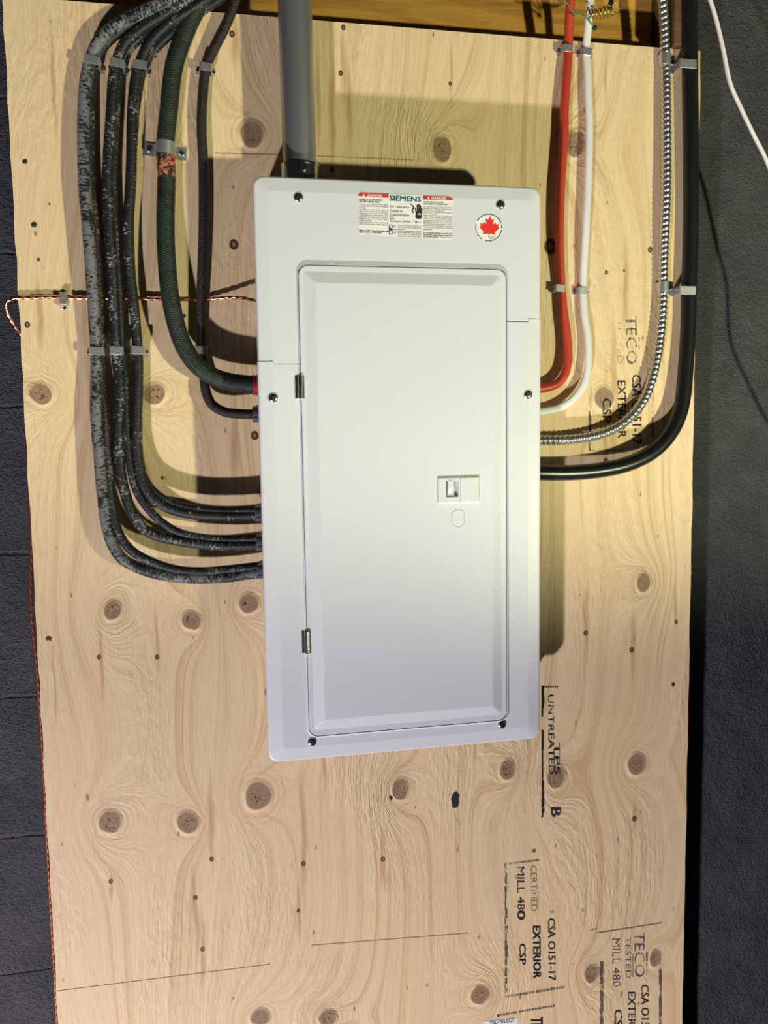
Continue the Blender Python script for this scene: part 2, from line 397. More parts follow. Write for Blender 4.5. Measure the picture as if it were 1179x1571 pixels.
def ptext(name, items, d, mat, parent):
    """items: (text, bottom-left px, bottom-right px, top-left px, bold); all in one print"""
    bm = bmesh.new()
    for s, bl, br, tl, bold in items:
        V, Fc, tw, th = text_mesh(s, bold)
        O, U, W_ = at(*bl, d), at(*br, d), at(*tl, d)
        # heavier strokes: the same glyphs laid down again, each shifted by the stroke gain
        sh = [(0, 0)] if bold < .003 else [(0, 0), (bold, bold*.6), (-bold, bold*.6), (bold, -bold*.6), (-bold, -bold*.6)]
        for q_, (sx, sy) in enumerate(sh):
            vs = [bm.verts.new(O+(U-O)*(a+sx/tw)+(W_-O)*(b+sy/th)+Vector((0, -.000012*q_, 0))) for a, b in V]
            for f in Fc:
                try: bm.faces.new([vs[i] for i in f])
                except ValueError: pass
    return obj(name, bm, mat, parent)

# ------------------------------------------------------------------ the setting
bm = bmesh.new(); add_box(bm, (-2.2, WALL, -2.2), (2.4, WALL+.15, 1.2)); props(obj('wall_back', bm, M['wall']), kind='structure')

# ------------------------------------------------------------------ timber above the plywood
hx0, hx1 = XL+.004, at(1001, 60, -.05).x
bm = bmesh.new(); add_box(bm, (hx0, .05, ZT-.07), (hx1, .088, ZT+.30))
o = obj('header_board', bm, M['header'], bevel=.002)
props(o, 'golden pine board running across above the top edge of the plywood', 'board')
jx0 = hx1+.002; jx1 = at(1049, 72, .012).x
bm = bmesh.new(); add_box(bm, (jx0, -.012, ZT+.001), (jx1, WALL-.001, ZT+.36))
o = obj('wooden_block', bm, M['brown'], bevel=.0015)
props(o, 'brown timber block standing on the plywood corner beside the black cable', 'wood block')

# ------------------------------------------------------------------ plywood
ply = empty('plywood_backboard', (XL, 0, -1.75), 'large knotty spruce plywood sheet that carries the breaker panel', 'plywood sheet')
bm = bmesh.new()
# slightly wandering sawn edges
nz = 90; L_, R_ = [], []
for i in range(nz+1):
    z = -1.75+(ZT+1.75)*i/nz
    L_.append((XL+.0005*math.sin(i*1.7)+random.uniform(-.0006,.0006), z)); R_.append((XR+.0005*math.sin(i*1.1)+random.uniform(-.0006,.0006), z))
fr = [[bm.verts.new((x, 0, z)) for x, z in (L_[i], R_[i])] for i in range(nz+1)]
bk = [[bm.verts.new((x, .0175, z)) for x, z in (L_[i], R_[i])] for i in range(nz+1)]
for i in range(nz):
    bm.faces.new((fr[i][0], fr[i][1], fr[i+1][1], fr[i+1][0])); bm.faces.new((bk[i][0], bk[i+1][0], bk[i+1][1], bk[i][1]))
    bm.faces.new((fr[i][0], fr[i+1][0], bk[i+1][0], bk[i][0])); bm.faces.new((fr[i][1], bk[i][1], bk[i+1][1], fr[i+1][1]))
bm.faces.new((fr[0][0], bk[0][0], bk[0][1], fr[0][1])); bm.faces.new((fr[-1][0], fr[-1][1], bk[-1][1], bk[-1][0]))
obj('board', bm, M['ply'], ply)
# hidden strapping that holds the sheet off the wall
for x in (XL+.12, .19, XR-.10):
    bm = bmesh.new(); add_box(bm, (x-.019, .0178, -1.75), (x+.019, WALL-.0005, ZT-.075)); obj('furring_strip', bm, M['brown'], ply)

def screw_mesh(r=.006, h=.0022):
    bm = bmesh.new(); seg = 24; prev = None
    for rr, y in ((1,0),(1,-.35),(.86,-.8),(.5,-1),(.0,-1.05)):
        if rr == 0:
            c = bm.verts.new((0, y*h, 0)); [bm.faces.new((prev[k], prev[(k+1)%seg], c)) for k in range(seg)]
        else:
            ring = [bm.verts.new((math.cos(2*PI*k/seg)*r*rr, y*h, math.sin(2*PI*k/seg)*r*rr)) for k in range(seg)]
            if prev: [bm.faces.new((prev[k], prev[(k+1)%seg], ring[(k+1)%seg], ring[k])) for k in range(seg)]
            else: bm.faces.new(ring)
            prev = ring
    return bm
def cross_bm(r, y):  # flat dark cross laid on a screw head, painting its slot's shade
    bm = bmesh.new()
    for a in (0, PI/2):
        v = []
        for p, q in ((-1,-.2),(1,-.2),(1,.2),(-1,.2)):
            v.append(bm.verts.new((r*(p*math.cos(a)-q*math.sin(a)), y-(.00008 if a else 0), r*(p*math.sin(a)+q*math.cos(a)))))
        bm.faces.new(v)
    return bm
def screw(px, py, d, parent, r=.006, h=.0022, ang=.5, mat='chrome', cat=None, name='screw'):
    p = at(px, py, d)
    s = obj(name, screw_mesh(r, h), M[mat], None, smooth=True, sharp=50)
    s.parent = parent; mw = Matrix.Translation(p) @ Matrix.Rotation(ang, 4, 'Y'); s.matrix_parent_inverse = WM[parent.name].inverted(); s.matrix_basis = mw
    c = obj('phillips_shade', cross_bm(r*.62, -h*1.08), M['shade_and_cap']); c.parent = s
    return s
M['dscrew'] = plain('dark deck screw', rgb(.16,.13,.11), .45, .8)
for px, py, r in ((52.5,345,.0042),(38.5,248,.0036),(75,980,.0044),(1033,1050,.0036),(599.5,1224,.0038),(283,485,.003),(237,85.5,.003)):
    screw(px, py, -.0006, ply, r, .0012, random.random(), 'dscrew')

# ink stamps and pencil marks on the plywood (sheet lies 0.2 mm on the face)
IK = .0003
def vt(s, x0, x1, y0, y1, bold=.0):      # text reading downwards, its top to the right
    return (s, (x0, y0), (x0+ (y1-y0)*.012, y1), (x1, y0), bold)
def bar(x0, x1, y0, y1): return [(x0, y0), (x1, y0), (x1, y1), (x0, y1)]
def tex_bars(x, y0, y1, w, n):            # broken printed rule
    out = []; y = y0
    while y < y1:
        l = random.uniform(4, 14); out.append(bar(x+random.uniform(-.4,.4), x+w*random.uniform(.5,1.1), y, min(y+l, y1))); y += l*random.uniform(.9, 1.25)
    return out
def hseg(x0, y0, x1, y1, w, n):
    out = []
    for i in range(n):
        a, b = i/n, (i+random.uniform(.5, .95))/n
        out.append([(x0+(x1-x0)*a, y0+(y1-y0)*a), (x0+(x1-x0)*b, y0+(y1-y0)*b), (x0+(x1-x0)*b, y0+(y1-y0)*b+w), (x0+(x1-x0)*a, y0+(y1-y0)*a+w)])
    return out
def ink(name, items, *a):
    for t_ in items: ptext(name, [t_], *a)
ink('ink_stamp', [vt('EXTERIOR', 818, 829.5, 1421, 1501, .035), vt('CSP', 797, 807, 1448, 1480, .025), vt('CSA O151-17', 841, 852, 1409, 1504, .022), vt('0', 794, 806, 1397, 1411, .02)], IK, M['ink3'], ply)
ink('ink_stamp', [vt('MILL 48', 793.5, 805, 1330, 1396, .01), vt('CERTIFIED', 814.5, 824, 1328, 1398, .0), vt('®', 844, 851, 1396, 1402, .0)], IK, M['ink2'], ply)
poly_px('stamp_frame', tex_bars(774.5, 1324, 1396, 4, 8)+tex_bars(775, 1396, 1530, 4.5, 12)+hseg(777, 1324, 828, 1318, 3, 14)+hseg(777, 1527, 868, 1512, 4, 26)+[bar(825.5, 826.6, 1360, 1400)], IK, M['ink2'], ply)
ink('ink_stamp', [vt('CSP', 943, 955, 1549, 1586, .03), vt('EXTERIOR', 964, 975.5, 1522, 1604, .02), vt('CSA O151-17', 984, 996, 1511, 1606, .02)], IK, M['ink2'], ply)
ink('ink_stamp', [vt('MILL 480', 939.5, 952, 1440, 1514, .01), vt('TESTED', 960, 968.5, 1437, 1501, .01), vt('TECO', 973.5, 989.5, 1430, 1499, .03), vt('®', 989, 996, 1498, 1505, .0)], IK, M['ink1'], ply)
poly_px('stamp_frame', [bar(921, 926.5, 1475, 1600), bar(1011.5, 1016, 1487, 1600), bar(971, 972.3, 1463, 1499), [(991.5,1460),(995,1461),(993,1496),(992,1496)]], IK, M['ink2'], ply)
poly_px('stamp_frame', [bar(1011.5, 1016, 1455, 1487), bar(920, 922, 1445, 1470)], IK, M['ink1'], ply)
ink('ink_stamp', [vt('CSA O151-17', 970, 984, 575, 681, .02), vt('EXTERIOR', 948, 960.5, 584, 672, .02), vt('CSP', 925, 938, 611, 648, .02)], IK, M['ink2'], ply)
ink('ink_stamp', [vt('MILL 480', 924, 937, 488, 570, .0), vt('TESTED', 947, 955, 490, 558, .0), vt('TECO', 961, 977.5, 484, 559, .03), vt('®', 977, 984, 560, 568, .0)], IK, M['ink1'], ply)
poly_px('stamp_frame', [bar(956.5, 958.5, 517, 558), [(980,517),(983,518),(981.5,557),(980.5,557)], bar(903, 908.5, 566, 692), bar(1000, 1004, 600, 674)], IK, M['ink1'], ply)
poly_px('stamp_frame', [bar(904, 907, 630, 692), bar(1000.5, 1003, 640, 672), [(905,690.5),(958,690),(958,691.4),(905,692)]], IK, M['ink2'], ply)
ink('ink_stamp', [vt('UNTREATED', 841, 850, 1066, 1188, .02), vt('TP5', 851, 859, 1140, 1188, .02), vt('B', 846, 861, 1239, 1253, .03)], IK, M['ink2'], ply)
poly_px('stamp_frame', tex_bars(831.5, 1052, 1100, 4, 8)+[bar(831.2, 835.2, 1052, 1086), bar(831.2, 835, 1120, 1150), bar(831.5,834,1150,1185)]+tex_bars(831.5, 1185, 1254, 4, 8)+hseg(834, 1052, 858, 1052, 3, 7), IK, M['ink3'], ply)
poly_px('stamp_frame', hseg(764, 1556, 853, 1541, 3.5, 22)+[bar(763, 767, 1556, 1561)], IK, M['ink2'], ply)
ink('ink_stamp', [vt('TECO', 815, 833, 1561, 1600, .03)], IK, M['ink3'], ply)
blob = [(699+7.5*math.cos(a)*random.uniform(.75,1.1), 1227+13.5*math.sin(a)*random.uniform(.8,1.08)) for a in [2*PI*k/26 for k in range(26)]]
M['inkb'] = plain('black ink blot', rgb(.015,.015,.018), .6)
poly_px('ink_blot', [blob], IK, M['inkb'], ply)
def bl(cx, cy, rx, ry): return [(cx+rx*math.cos(2*PI*k/18)*random.uniform(.7,1.1), cy+ry*math.sin(2*PI*k/18)*random.uniform(.7,1.1)) for k in range(18)]
for b_ in (bl(701,1264,6.5,9), bl(702,1296,4,14), bl(699,1184,5,5)): poly_px('ink_blot', [b_], IK, M['ink1'], ply)
for pl_ in ([[(919,1430),(1016,1415),(1016,1416.4),(919,1431.8)], [(907,1426),(917,1424),(917,1425),(907,1427.5)], [(330,234.5),(436,237),(436,238),(330,235.5)],
   [(484,238.5),(636,245),(636,246),(484,239.5)], [(88,1520),(415,1479),(415,1479.8),(88,1520.8)], [(478,1450),(720,1431),(720,1431.8),(478,1450.8)]]): poly_px('pencil_line', [pl_], IK, M['pencil'], ply)
# dark scuff by the armoured cable strap
M['smudge'] = ink_mat('grey scuff', -.35, .16)
poly_px('smudge', [[(912,437),(1004,436),(1004,449),(912,452)]], IK, M['smudge'], ply)
# white product sticker at the foot of the sheet
stk = poly_px('paper_sticker', [[(742,1567.5),(794.5,1561.5),(797,1604),(746,1610)]], .0005, M['label'], ply)
ptext('sticker_print', [('TED SELECT', (752,1572), (790,1567.5), (751.4,1567.2), .02)], .0007, M['lblue'], stk)

# ------------------------------------------------------------------ breaker panel
panel = empty('breaker_panel', (PW/2, 0, -PH), 'white steel breaker panel with its closed door and danger labels', 'breaker panel')
bm = bmesh.new(); add_box(bm, (.012, -(PD-.012), -PH+.012), (PW-.012, -.0006, -.012)); obj('box', bm, M['grey_box'], panel, bevel=.002)

def arcpts(cx, cz, r, a0, a1, n=26):
    return [(cx+r*math.cos(math.radians(a0+(a1-a0)*k/n)), cz+r*math.sin(math.radians(a0+(a1-a0)*k/n))) for k in range(n+1)]
def rr_loop(x0, x1, z0, z1, r, n=26):
    """upper path: from the left side over the top to the right side; corners only"""
    up = arcpts(x0+r, z1-r, r, 180, 90, n) + arcpts(x1-r, z1-r, r, 90, 0, n)
    dn = arcpts(x0+r, z0+r, r, 180, 270, n) + arcpts(x1-r, z0+r, r, 270, 360, n)
    return up, dn
# door gap outline in world metres, read off the photograph on the cover plane
dTL, dTR, dBR, dBL = at(458.5,408,PD), at(777.5,411,PD), at(778,1105,PD), at(472.5,1128.5,PD)
DX0, DX1 = (dTL.x+dBL.x)/2, (dTR.x+dBR.x)/2
DZ1, DZ0 = (dTL.z+dTR.z)/2, (dBL.z+dBR.z)/2
zsL_o, zsL_i = at(405,554,PD).z, at(437,558.5,PD).z
zsR_o, zsR_i = at(820,489,PD).z, at(795,493.5,PD).z
E1 = .0185   # border crease
def cover_piece(name, upper):
    g = .00045 * (1 if upper else -1)
    def ends(loop, zl, zr):      # prepend / append the seam points
        x0, x1 = loop[0][0], loop[-1][0]
        return [(x0, zl+g)] + loop + [(x1, zr+g)]
    k = 0 if upper else 1
    ex = 0.0 if upper else .0007
    spec = []   # (loop, y, zl, zr)
    O = rr_loop(0-ex, PW+ex, -PH, 0, .0135)[k]
    spec.append((O, -PD+.013, zsL_o, zsR_o))
    spec.append((O, -PD+.0050, zsL_o, zsR_o))
    spec.append((rr_loop(.0006-ex, PW-.0006+ex, -PH+.0006, -.0006, .0129)[k], -PD+.0036, zsL_o, zsR_o))
    spec.append((rr_loop(.002, PW-.002, -PH+.002, -.002, .012)[k], -PD+.0026, zsL_o, zsR_o))
    spec.append((rr_loop(E1, PW-E1, -PH+E1, -E1, .0045)[k], -PD, zsL_o, zsR_o))
    spec.append((rr_loop(E1+.0008, PW-E1-.0008, -PH+E1+.0008, -E1-.0008, .004)[k], -PD, zsL_i, zsR_i))
    bt, bs, bl_, bb = .0062, .0032, .0020, .0030
    spec.append((rr_loop(DX0-bl_, DX1+bs, DZ0-bb, DZ1+bt, .0155)[k], -PD, zsL_i, zsR_i))
    spec.append((rr_loop(DX0-.0002, DX1+.0004, DZ0-.0004, DZ1+.0004, .0130)[k], -PD-.0024, zsL_i, zsR_i))
    spec.append((rr_loop(DX0, DX1, DZ0, DZ1, .0130)[k], -PD+.006, zsL_i, zsR_i))
    bm = bmesh.new(); rows = []
    for lp, y, zl, zr in spec: rows.append([bm.verts.new((x, y, z)) for x, z in ends(lp, zl, zr)])
    for a, b in zip(rows, rows[1:]):
        for i in range(len(a)-1): bm.faces.new((a[i], a[i+1], b[i+1], b[i]))
    o = obj(name, bm, M['white'], panel, bevel=0)
    return o
cu_ = cover_piece('upper_cover', True); cl_ = cover_piece('lower_cover', False)
for o in (cu_, cl_):
    s = o.modifiers.new('sheet', 'SOLIDIFY'); s.thickness = .0007; s.offset = 0
bm = bmesh.new(); add_box(bm, (.006, -(PD-.0072), -PH+.008), (PW-.006, -(PD-.0115), -.008)); obj('seam_shade_sheet', bm, M['dark'], panel)  # added dark sheet, gives the cover seams their painted shade
# dark disc painting the shade of the small notch in the right-hand seam
p = at(810.5, 491.5, PD); bm = bmesh.new(); cyl(bm, (p.x, -PD-.0002, p.z), (p.x, -PD+.001, p.z), .0022, 12); obj('notch_shade', bm, M['dark'], panel)

# door with raised centre
cTL, cTR, cBR, cBL = at(467.5,420.5,PD+.002), at(767,422,PD+.002), at(769,1095,PD+.002), at(483.5,1118,PD+.002)
rx0, rx1, rz1, rz0 = (cTL.x+cBL.x)/2, (cTR.x+cBR.x)/2, (cTL.z+cTR.z)/2, (cBL.z+cBR.z)/2
CH = .0118
def full(loop): return loop[0] + list(reversed(loop[1]))
bm = bmesh.new(); rows = []
G_ = .0012; yd = -PD-.0024; yc = -PD-.0066
def fl(x0, x1, z0, z1, r, n=26):
    a, b = rr_loop(x0, x1, z0, z1, r, n); return a + list(reversed(b))
for x0, x1, z0, z1, r, y in ((DX0+G_*.7, DX1-G_, DZ0+.0006, DZ1-G_, .0125, -PD+.008), (DX0+G_*.7, DX1-G_, DZ0+.0006, DZ1-G_, .0125, yd+.0008), (DX0+.0016, DX1-.0018, DZ0+.0014, DZ1-.002, .0118, yd),
        (rx0-.0016, rx1+.0016, rz0-.0016, rz1+.0016, .0050, yd), (rx0, rx1, rz0, rz1, .0042, yd-.0004), (rx0+CH, rx1-CH, rz0+CH, rz1-CH, .0012, yc+.0004), (rx0+CH+.0016, rx1-CH-.0016, rz0+CH+.0016, rz1-CH-.0016, .0006, yc)):
    rows.append([bm.verts.new((x, y, z)) for x, z in fl(x0, x1, z0, z1, r)])
for a, b in zip(rows, rows[1:]):
    n = len(a)
    for i in range(n): bm.faces.new((a[i], a[(i+1)%n], b[(i+1)%n], b[i]))
# centre with the latch opening left out
hTL, hBR = at(670.5, 730.5, PD+.0066), at(734.5, 769, PD+.0066)
hx0_, hx1_, hz1_, hz0_ = hTL.x, hBR.x, hTL.z, hBR.z
inner = rows[-1]; q = len(inner)//4
hv = {k: bm.verts.new(c) for k, c in (('tl', (hx0_, yc, hz1_)), ('tr', (hx1_, yc, hz1_)), ('br', (hx1_, yc, hz0_)), ('bl', (hx0_, yc, hz0_)))}
seq = [('tl', 0), ('tr', 1), ('br', 2), ('bl', 3)]
mids = []
for kk in range(4):
    mids.append(inner[kk*q:(kk+1)*q])
for kk, nm in enumerate(('tl', 'tr', 'br', 'bl')):
    g = mids[kk]
    for a, b in zip(g, g[1:]): bm.faces.new((a, b, hv[nm]))
    nx = ('tl', 'tr', 'br', 'bl')[(kk+1) % 4]
    bm.faces.new((g[-1], mids[(kk+1)%4][0], hv[nx], hv[nm]))
# sloping sides of the raised latch housing
dv = {}
LX0, LX1, LZ1, LZ0 = hx0_+.0020, hx1_-.0004, hz1_-.0030, hz0_+.0004
for k, (x, z) in {'tl': (LX0, LZ1), 'tr': (LX1, LZ1), 'br': (LX1, LZ0), 'bl': (LX0, LZ0)}.items():
    dv[k] = bm.verts.new((x, yc-.0030, z))
for a, b in (('tl','tr'), ('tr','br'), ('br','bl'), ('bl','tl')): bm.faces.new((hv[a], hv[b], dv[b], dv[a]))
door = obj('door', bm, M['white'], panel)
# latch
bm = bmesh.new()
px0, px1, pz1, pz0 = LX0, LX1, LZ1, LZ0
sTL, sBR = at(684.5, 738, PD+.0096), at(704, 762.5, PD+.0096)
yl = yc-.0030
def frame_faces(bm, o0, o1, i0, i1, y):
    (ox0, oz0), (ox1, oz1), (ix0, iz0), (ix1, iz1) = o0, o1, i0, i1
    A = [bm.verts.new((x, y, z)) for x, z in ((ox0,oz0),(ox1,oz0),(ox1,oz1),(ox0,oz1))]; B = [bm.verts.new((x, y, z)) for x, z in ((ix0,iz0),(ix1,iz0),(ix1,iz1),(ix0,iz1))]
    for k in range(4): bm.faces.new((A[k], A[(k+1)%4], B[(k+1)%4], B[k]))
    return B
xm_ = at(706.5, 750, PD+.0096).x
B = frame_faces(bm, (px0, pz0), (xm_, pz1), (sTL.x, sBR.z), (sBR.x, sTL.z), yl)
D_ = [bm.verts.new((v.co.x*.9+.1*(sTL.x+sBR.x)/2, yl+.006, v.co.z*.9+.1*(sTL.z+sBR.z)/2)) for v in B]
for k in range(4): bm.faces.new((B[k], B[(k+1)%4], D_[(k+1)%4], D_[k]))
bm.faces.new(D_)
lp = obj('latch_plate', bm, M['white'], door)
bm = bmesh.new(); add_box(bm, (xm_+.0003, yl-.0006, pz0), (px1, yl+.003, pz1)); obj('latch_slide', bm, M['white'], door, bevel=.0004)
# finger tab inside the latch pocket: wedge
bm = bmesh.new(); a = at(688, 737, PD+.0096); b = at(695.5, 749, PD+.0096); c_ = at(695, 762, PD)
w0, w1 = a.x, b.x
vs = [bm.verts.new(p) for p in ((w0, yl-.0008, a.z), (w1, yl-.0008, a.z), (w1, yl-.0008, b.z), (w0, yl-.0008, b.z), (w0, yl+.0055, sBR.z+.0005), (w1, yl+.0055, sBR.z+.0005), (w0, yl+.0055, a.z), (w1, yl+.0055, a.z))]
for f in ((0,1,2,3), (3,2,5,4), (0,3,4,6), (1,7,5,2), (0,6,7,1)): bm.faces.new([vs[i] for i in f])
obj('latch_tab', bm, M['white'], door)
# lock knockout: shallow ring with flat sides
kc_ = at(703, 795.5, PD+.0066); bm = bmesh.new(); n = 40
def kn_pt(r, k):
    x = r*math.cos(2*PI*k/n); z = r*math.sin(2*PI*k/n)*1.12; x = max(-.84*r, min(.84*r, x)); return x, z
ringsk = []
for r, y in ((.0112, yc-.00002), (.0106, yc-.0009), (.0100, yc-.00002), (.0096, yc-.0002)):
    ringsk.append([bm.verts.new((kc_.x+kn_pt(r,k)[0], y, kc_.z+kn_pt(r,k)[1])) for k in range(n)])
for a, b in zip(ringsk, ringsk[1:]):
    for k in range(n): bm.faces.new((a[k], a[(k+1)%n], b[(k+1)%n], b[k]))
bm.faces.new(ringsk[-1]); obj('lock_knockout', bm, M['white'], door)
# hinges
for hx, hy0, hy1 in ((459.5, 577.5, 611.5), (469.5, 968.5, 1002)):
    p0, p1 = at(hx, hy0, PD+.002), at(hx, hy1, PD+.002)
    bm = bmesh.new(); cyl(bm, (p0.x+.0012, -PD-.0030, p0.z), (p0.x+.0012, -PD-.0030, p1.z), .0036, 20)
    hg = obj('hinge', bm, M['chrome'], panel, smooth=True)
    bm = bmesh.new(); add_box(bm, (p0.x-.0056, -PD-.0020, p1.z), (p0.x-.0030, -PD+.001, p0.z)); add_box(bm, (p0.x+.0046, -PD-.0040, p1.z-.0004), (p0.x+.0058, -PD-.001, p0.z+.0004)); obj('hinge_leaf', bm, M['chrome'], hg)
# cover screws
for px, py in ((458,303),(768,314.5),(419.5,610.5),(810.5,605.5),(479,1138),(770.5,1111)):
    screw(px, py, PD+.0002, panel, .0062, .0026, random.uniform(0, 1.5), 'chrome')

# ---- printed labels on the cover
LD = PD+.0005
lab = poly_px('warning_label', [[(549.5,300),(551,297),(554,295.6),(596.5,297.5),(649,299.8),(690,301.2),(694,303),(696.5,307.5),(693,368.5),(598,362.5),(551,359)]], LD, M['label'], panel)
LP = LD+.00025
bar1 = poly_px('danger_bar', [[(549.3,300.8),(551,297.2),(553.5,295.4),(597,297.4),(596.5,303.4)], [(649.2,300),(688,301.6),(693,303),(696,307.2),(649.2,306.2)]], LP, M['lred'], lab)
ptext('danger_print', [('DANGER', (564.8,301.4), (587,302.4), (565,297.6), .02), ('DANGER', (662.8,305.4), (685,306.4), (663,301.6), .02)], LP+.0002, M['label'], lab)
poly_px('danger_triangle', [[(556.5,300.8),(558.3,297.2),(560.2,301)], [(656,305),(657.8,301.4),(659.8,305.2)]], LP+.0002, M['label'], lab)
ptext('maker_print', [('SIEMENS', (598,307.8), (645.8,309.8), (598.2,299.8), .03)], LP, M['lblue'], lab)
k_ = .036
def lt(s, x0, x1, y, h, bold=0.0, x_ref=0):
    return (s, (x0, y), (x1, y+(x1-x0)*k_), (x0, y-h), bold)
ptext('product_print', [lt('EQ Loadcentre', 599, 628, 319.4, 4.6), lt('Centre de', 599.2, 618, 325.4, 4.4), lt('Consommation', 599.2, 628, 331, 4.4), lt('EQ', 599.2, 605, 336.6, 4.4),
    lt('Enclosure / Boîtier : Type 1', 599.2, 645.5, 341.6, 4.4)], LP, M['lblack'], lab)
L1 = ['Only use the equipment must only be', 'installed and serviced by qualified', 'personnel.', 'Turn off all power supply to this equipment', 'before working on or inside the equipment.', 'Always use a properly rated voltage',
      'sensing device to confirm power is off.', 'Appropriate personal protective equipment', '(PPE) must be worn and safety may be', 'necessary on test.', 'Replace all devices, doors and covers', 'before turning on power to this equipment.']
R1 = ['Ne pas supprimer sauf le personnel', 'qualifié doit effectuer l\'installation', 'l\'entretien de cet équipement.', 'Coupez toute alimentation de cet appareil', 'avant d\'y travailler.', 'Utilisez toujours un dispositif de détection',
      'tension à valeur nominale appropriée pour', 'confirmer que l\'alimentation est coupée', 'L\'équipement de protection individuelle', '(EPI) approprié doit être porté, voir la norme', 'CSA Z462 pour des instructions de travail.', 'Remettre tous les dispositifs, les portes et', 'les couvercles avant de mettre l\'appareil', 'sous tension.']
it = [('HAZARD OF ELECTRIC SHOCK,', (551,307.4), (587,308.8), (551,304.6), .015), ('EXPLOSION OR ARC FLASH.', (551,310.2), (583,311.4), (551,307.6), .015)]
for i, s in enumerate(L1):
    x1 = 596 if len(s) > 30 else (551+len(s)*1.05)
    it.append(lt(s, 551.3, x1, 314.2+i*2.78, 2.1, .004))
it += [lt('Failure to follow these instructions will', 551.6, 596, 354.6, 2.6, .03), lt('result in death or serious injury.', 551.6, 587, 357.4, 2.6, .03)]
it += [('DANGER D\'ÉLECTROCUTION,', (650,311), (681,312.2), (650,308.4), .015), ('D\'EXPLOSION OU D\'ÉCLAIR D\'ARC.', (650,313.8), (688,315), (650,311.2), .015)]
for i, s in enumerate(R1):
    x1 = 694 if len(s) > 30 else (650+len(s)*1.05)
    it.append(lt(s, 650.2, x1, 318.4+i*2.62, 2.0, .004))
it += [lt('Si ces instructions ne sont pas', 650, 694, 358.6, 2.6, .03), lt('respectées, cela causera la mort ou', 650, 694, 361.6, 2.6, .03), lt('des blessures graves.', 650, 674, 364.4, 2.6, .03), lt('10-A1087-01 Rev01', 676, 692, 365, 1.8)]
C1 = ['Connect the jumper or bond strap', 'when in service use position tabs', 'with A-10', 'Retirez le raccordement à la terre', 'quand installez des barres neutres', 'si vous utilisez la position du tab A', 'CSA approuvé comme entrée 100 A.']
for i, s in enumerate(C1):
    it.append(lt(s, 610.5, 646.5 if len(s) > 20 else 621, 347.2+i*2.7, 2.1, .004))
it += [lt('ON', 603.5, 607.5, 348.8, 2.6), lt('OFF', 603.5, 608.5, 358, 2.6)]
ptext('small_print', it, LP, M['lblack'], lab)
# switch pictogram, hand pictogram
def outl(x0, x1, y0, y1, w=.55): return [bar(x0, x1, y0, y0+w), bar(x0, x1, y1-w, y1), bar(x0, x0+w, y0, y1), bar(x1-w, x1, y0, y1)]
poly_px('switch_pictogram', outl(597.2, 602, 345.2, 349.8)+outl(597.2, 602, 354.2, 359.2)+[bar(597.6, 601.6, 350.4, 353.6), bar(603, 609, 351.8, 352.5)]+outl(596.8, 602.6, 344.8, 359.6), LP, M['lblack'], lab)
def rr(x0, y0, x1, y1, w):      # rounded stroke
    dx, dy = x1-x0, y1-y0; l = math.hypot(dx, dy); nx, ny = -dy/l*w, dx/l*w
    a0 = math.atan2(ny, nx)
    return [(x0+w*math.cos(a0+PI*k/6), y0+w*math.sin(a0+PI*k/6)) for k in range(7)] + [(x1+w*math.cos(a0+PI+PI*k/6), y1+w*math.sin(a0+PI+PI*k/6)) for k in range(7)]
hand = [rr(639,327,637.8,319.5,1.0), rr(641,326,640.6,315,1.0), rr(643.2,326,643.2,314,1.0), rr(645.2,326,645.6,316,1.0), rr(647.2,328,647.6,320,.95),
        [(637.6,330),(640,328.2),(642,330.2),(644,328.8),(646,330),(648.2,328.6),(647.8,333),(646,335.8),(640,335.8),(637.8,333)], [(638,328.6),(638,324),(648,325),(648,327.6),(645.6,328),(643.6,326.8),(641.6,328.4)]]
bolt = [[(628,311.8),(629.4,311.8),(634.6,315.6),(636,319.4),(633.6,323.4),(635.4,325.6),(634.4,327.4),(632,324.4),(632.4,321.2),(634,318.4),(633,316.6)]]
for i, pl in enumerate(hand): poly_px('hand_pictogram', [pl], LP+.00003*i, M['lblack'], lab)
poly_px('hand_pictogram', bolt, LP, M['lblack'], lab)
# maple leaf sticker
lc = (750.3, 349.2)
stkr = poly_px('maple_leaf_sticker', [[(lc[0]+21.2*math.cos(2*PI*k/48), lc[1]+21.8*math.sin(2*PI*k/48)) for k in range(48)]], LD, M['label'], panel)
half = [(0,-18.4),(2.7,-12.6),(6.6,-14.2),(5.0,-5.6),(9.2,-8.6),(10.2,-6.0),(14.4,-6.6),(13.4,-2.2),(15.4,-1.0),(8.6,6.6),(9.6,10.2),(.7,8.8),(.5,15.6)]
leafp = [(x, y) for x, y in half] + [(-x, y) for x, y in reversed(half[1:])]
rot = .06
def lf(x, y): return (lc[0]+1.0+x*math.cos(rot)-y*math.sin(rot), lc[1]+.6+x*math.sin(rot)+y*math.cos(rot))
bm = bmesh.new(); vs = [bm.verts.new(at(*lf(x, y), LP)) for x, y in leafp]
cv = bm.verts.new(at(*lf(0, -1), LP)); 
for i in range(len(vs)): bm.faces.new((vs[i], vs[(i+1)%len(vs)], cv))
obj('maple_leaf', bm, M['leaf'], stkr)
ring = []; random.seed(3)
k = 0.0
while k < 2*PI-.04:
    dl = random.uniform(.06, .12)
    r0, r1 = 19.2, 20.6+random.uniform(-.3,.3)
    if random.random() > .1:
        ring.append([(lc[0]+r*math.cos(a), lc[1]+r*1.03*math.sin(a)) for r, a in ((r0,k),(r1,k),(r1,k+dl*.85),(r0,k+dl*.85))])
    k += dl
poly_px('ring_print', ring, LP, M['lblack'], stkr)
ptext('sticker_print', [lt('Un choix fier', 751.5, 760, 364.4, 1.6), lt('idéal', 751.5, 756, 366.4, 1.6)], LP, M['lblack'], stkr)

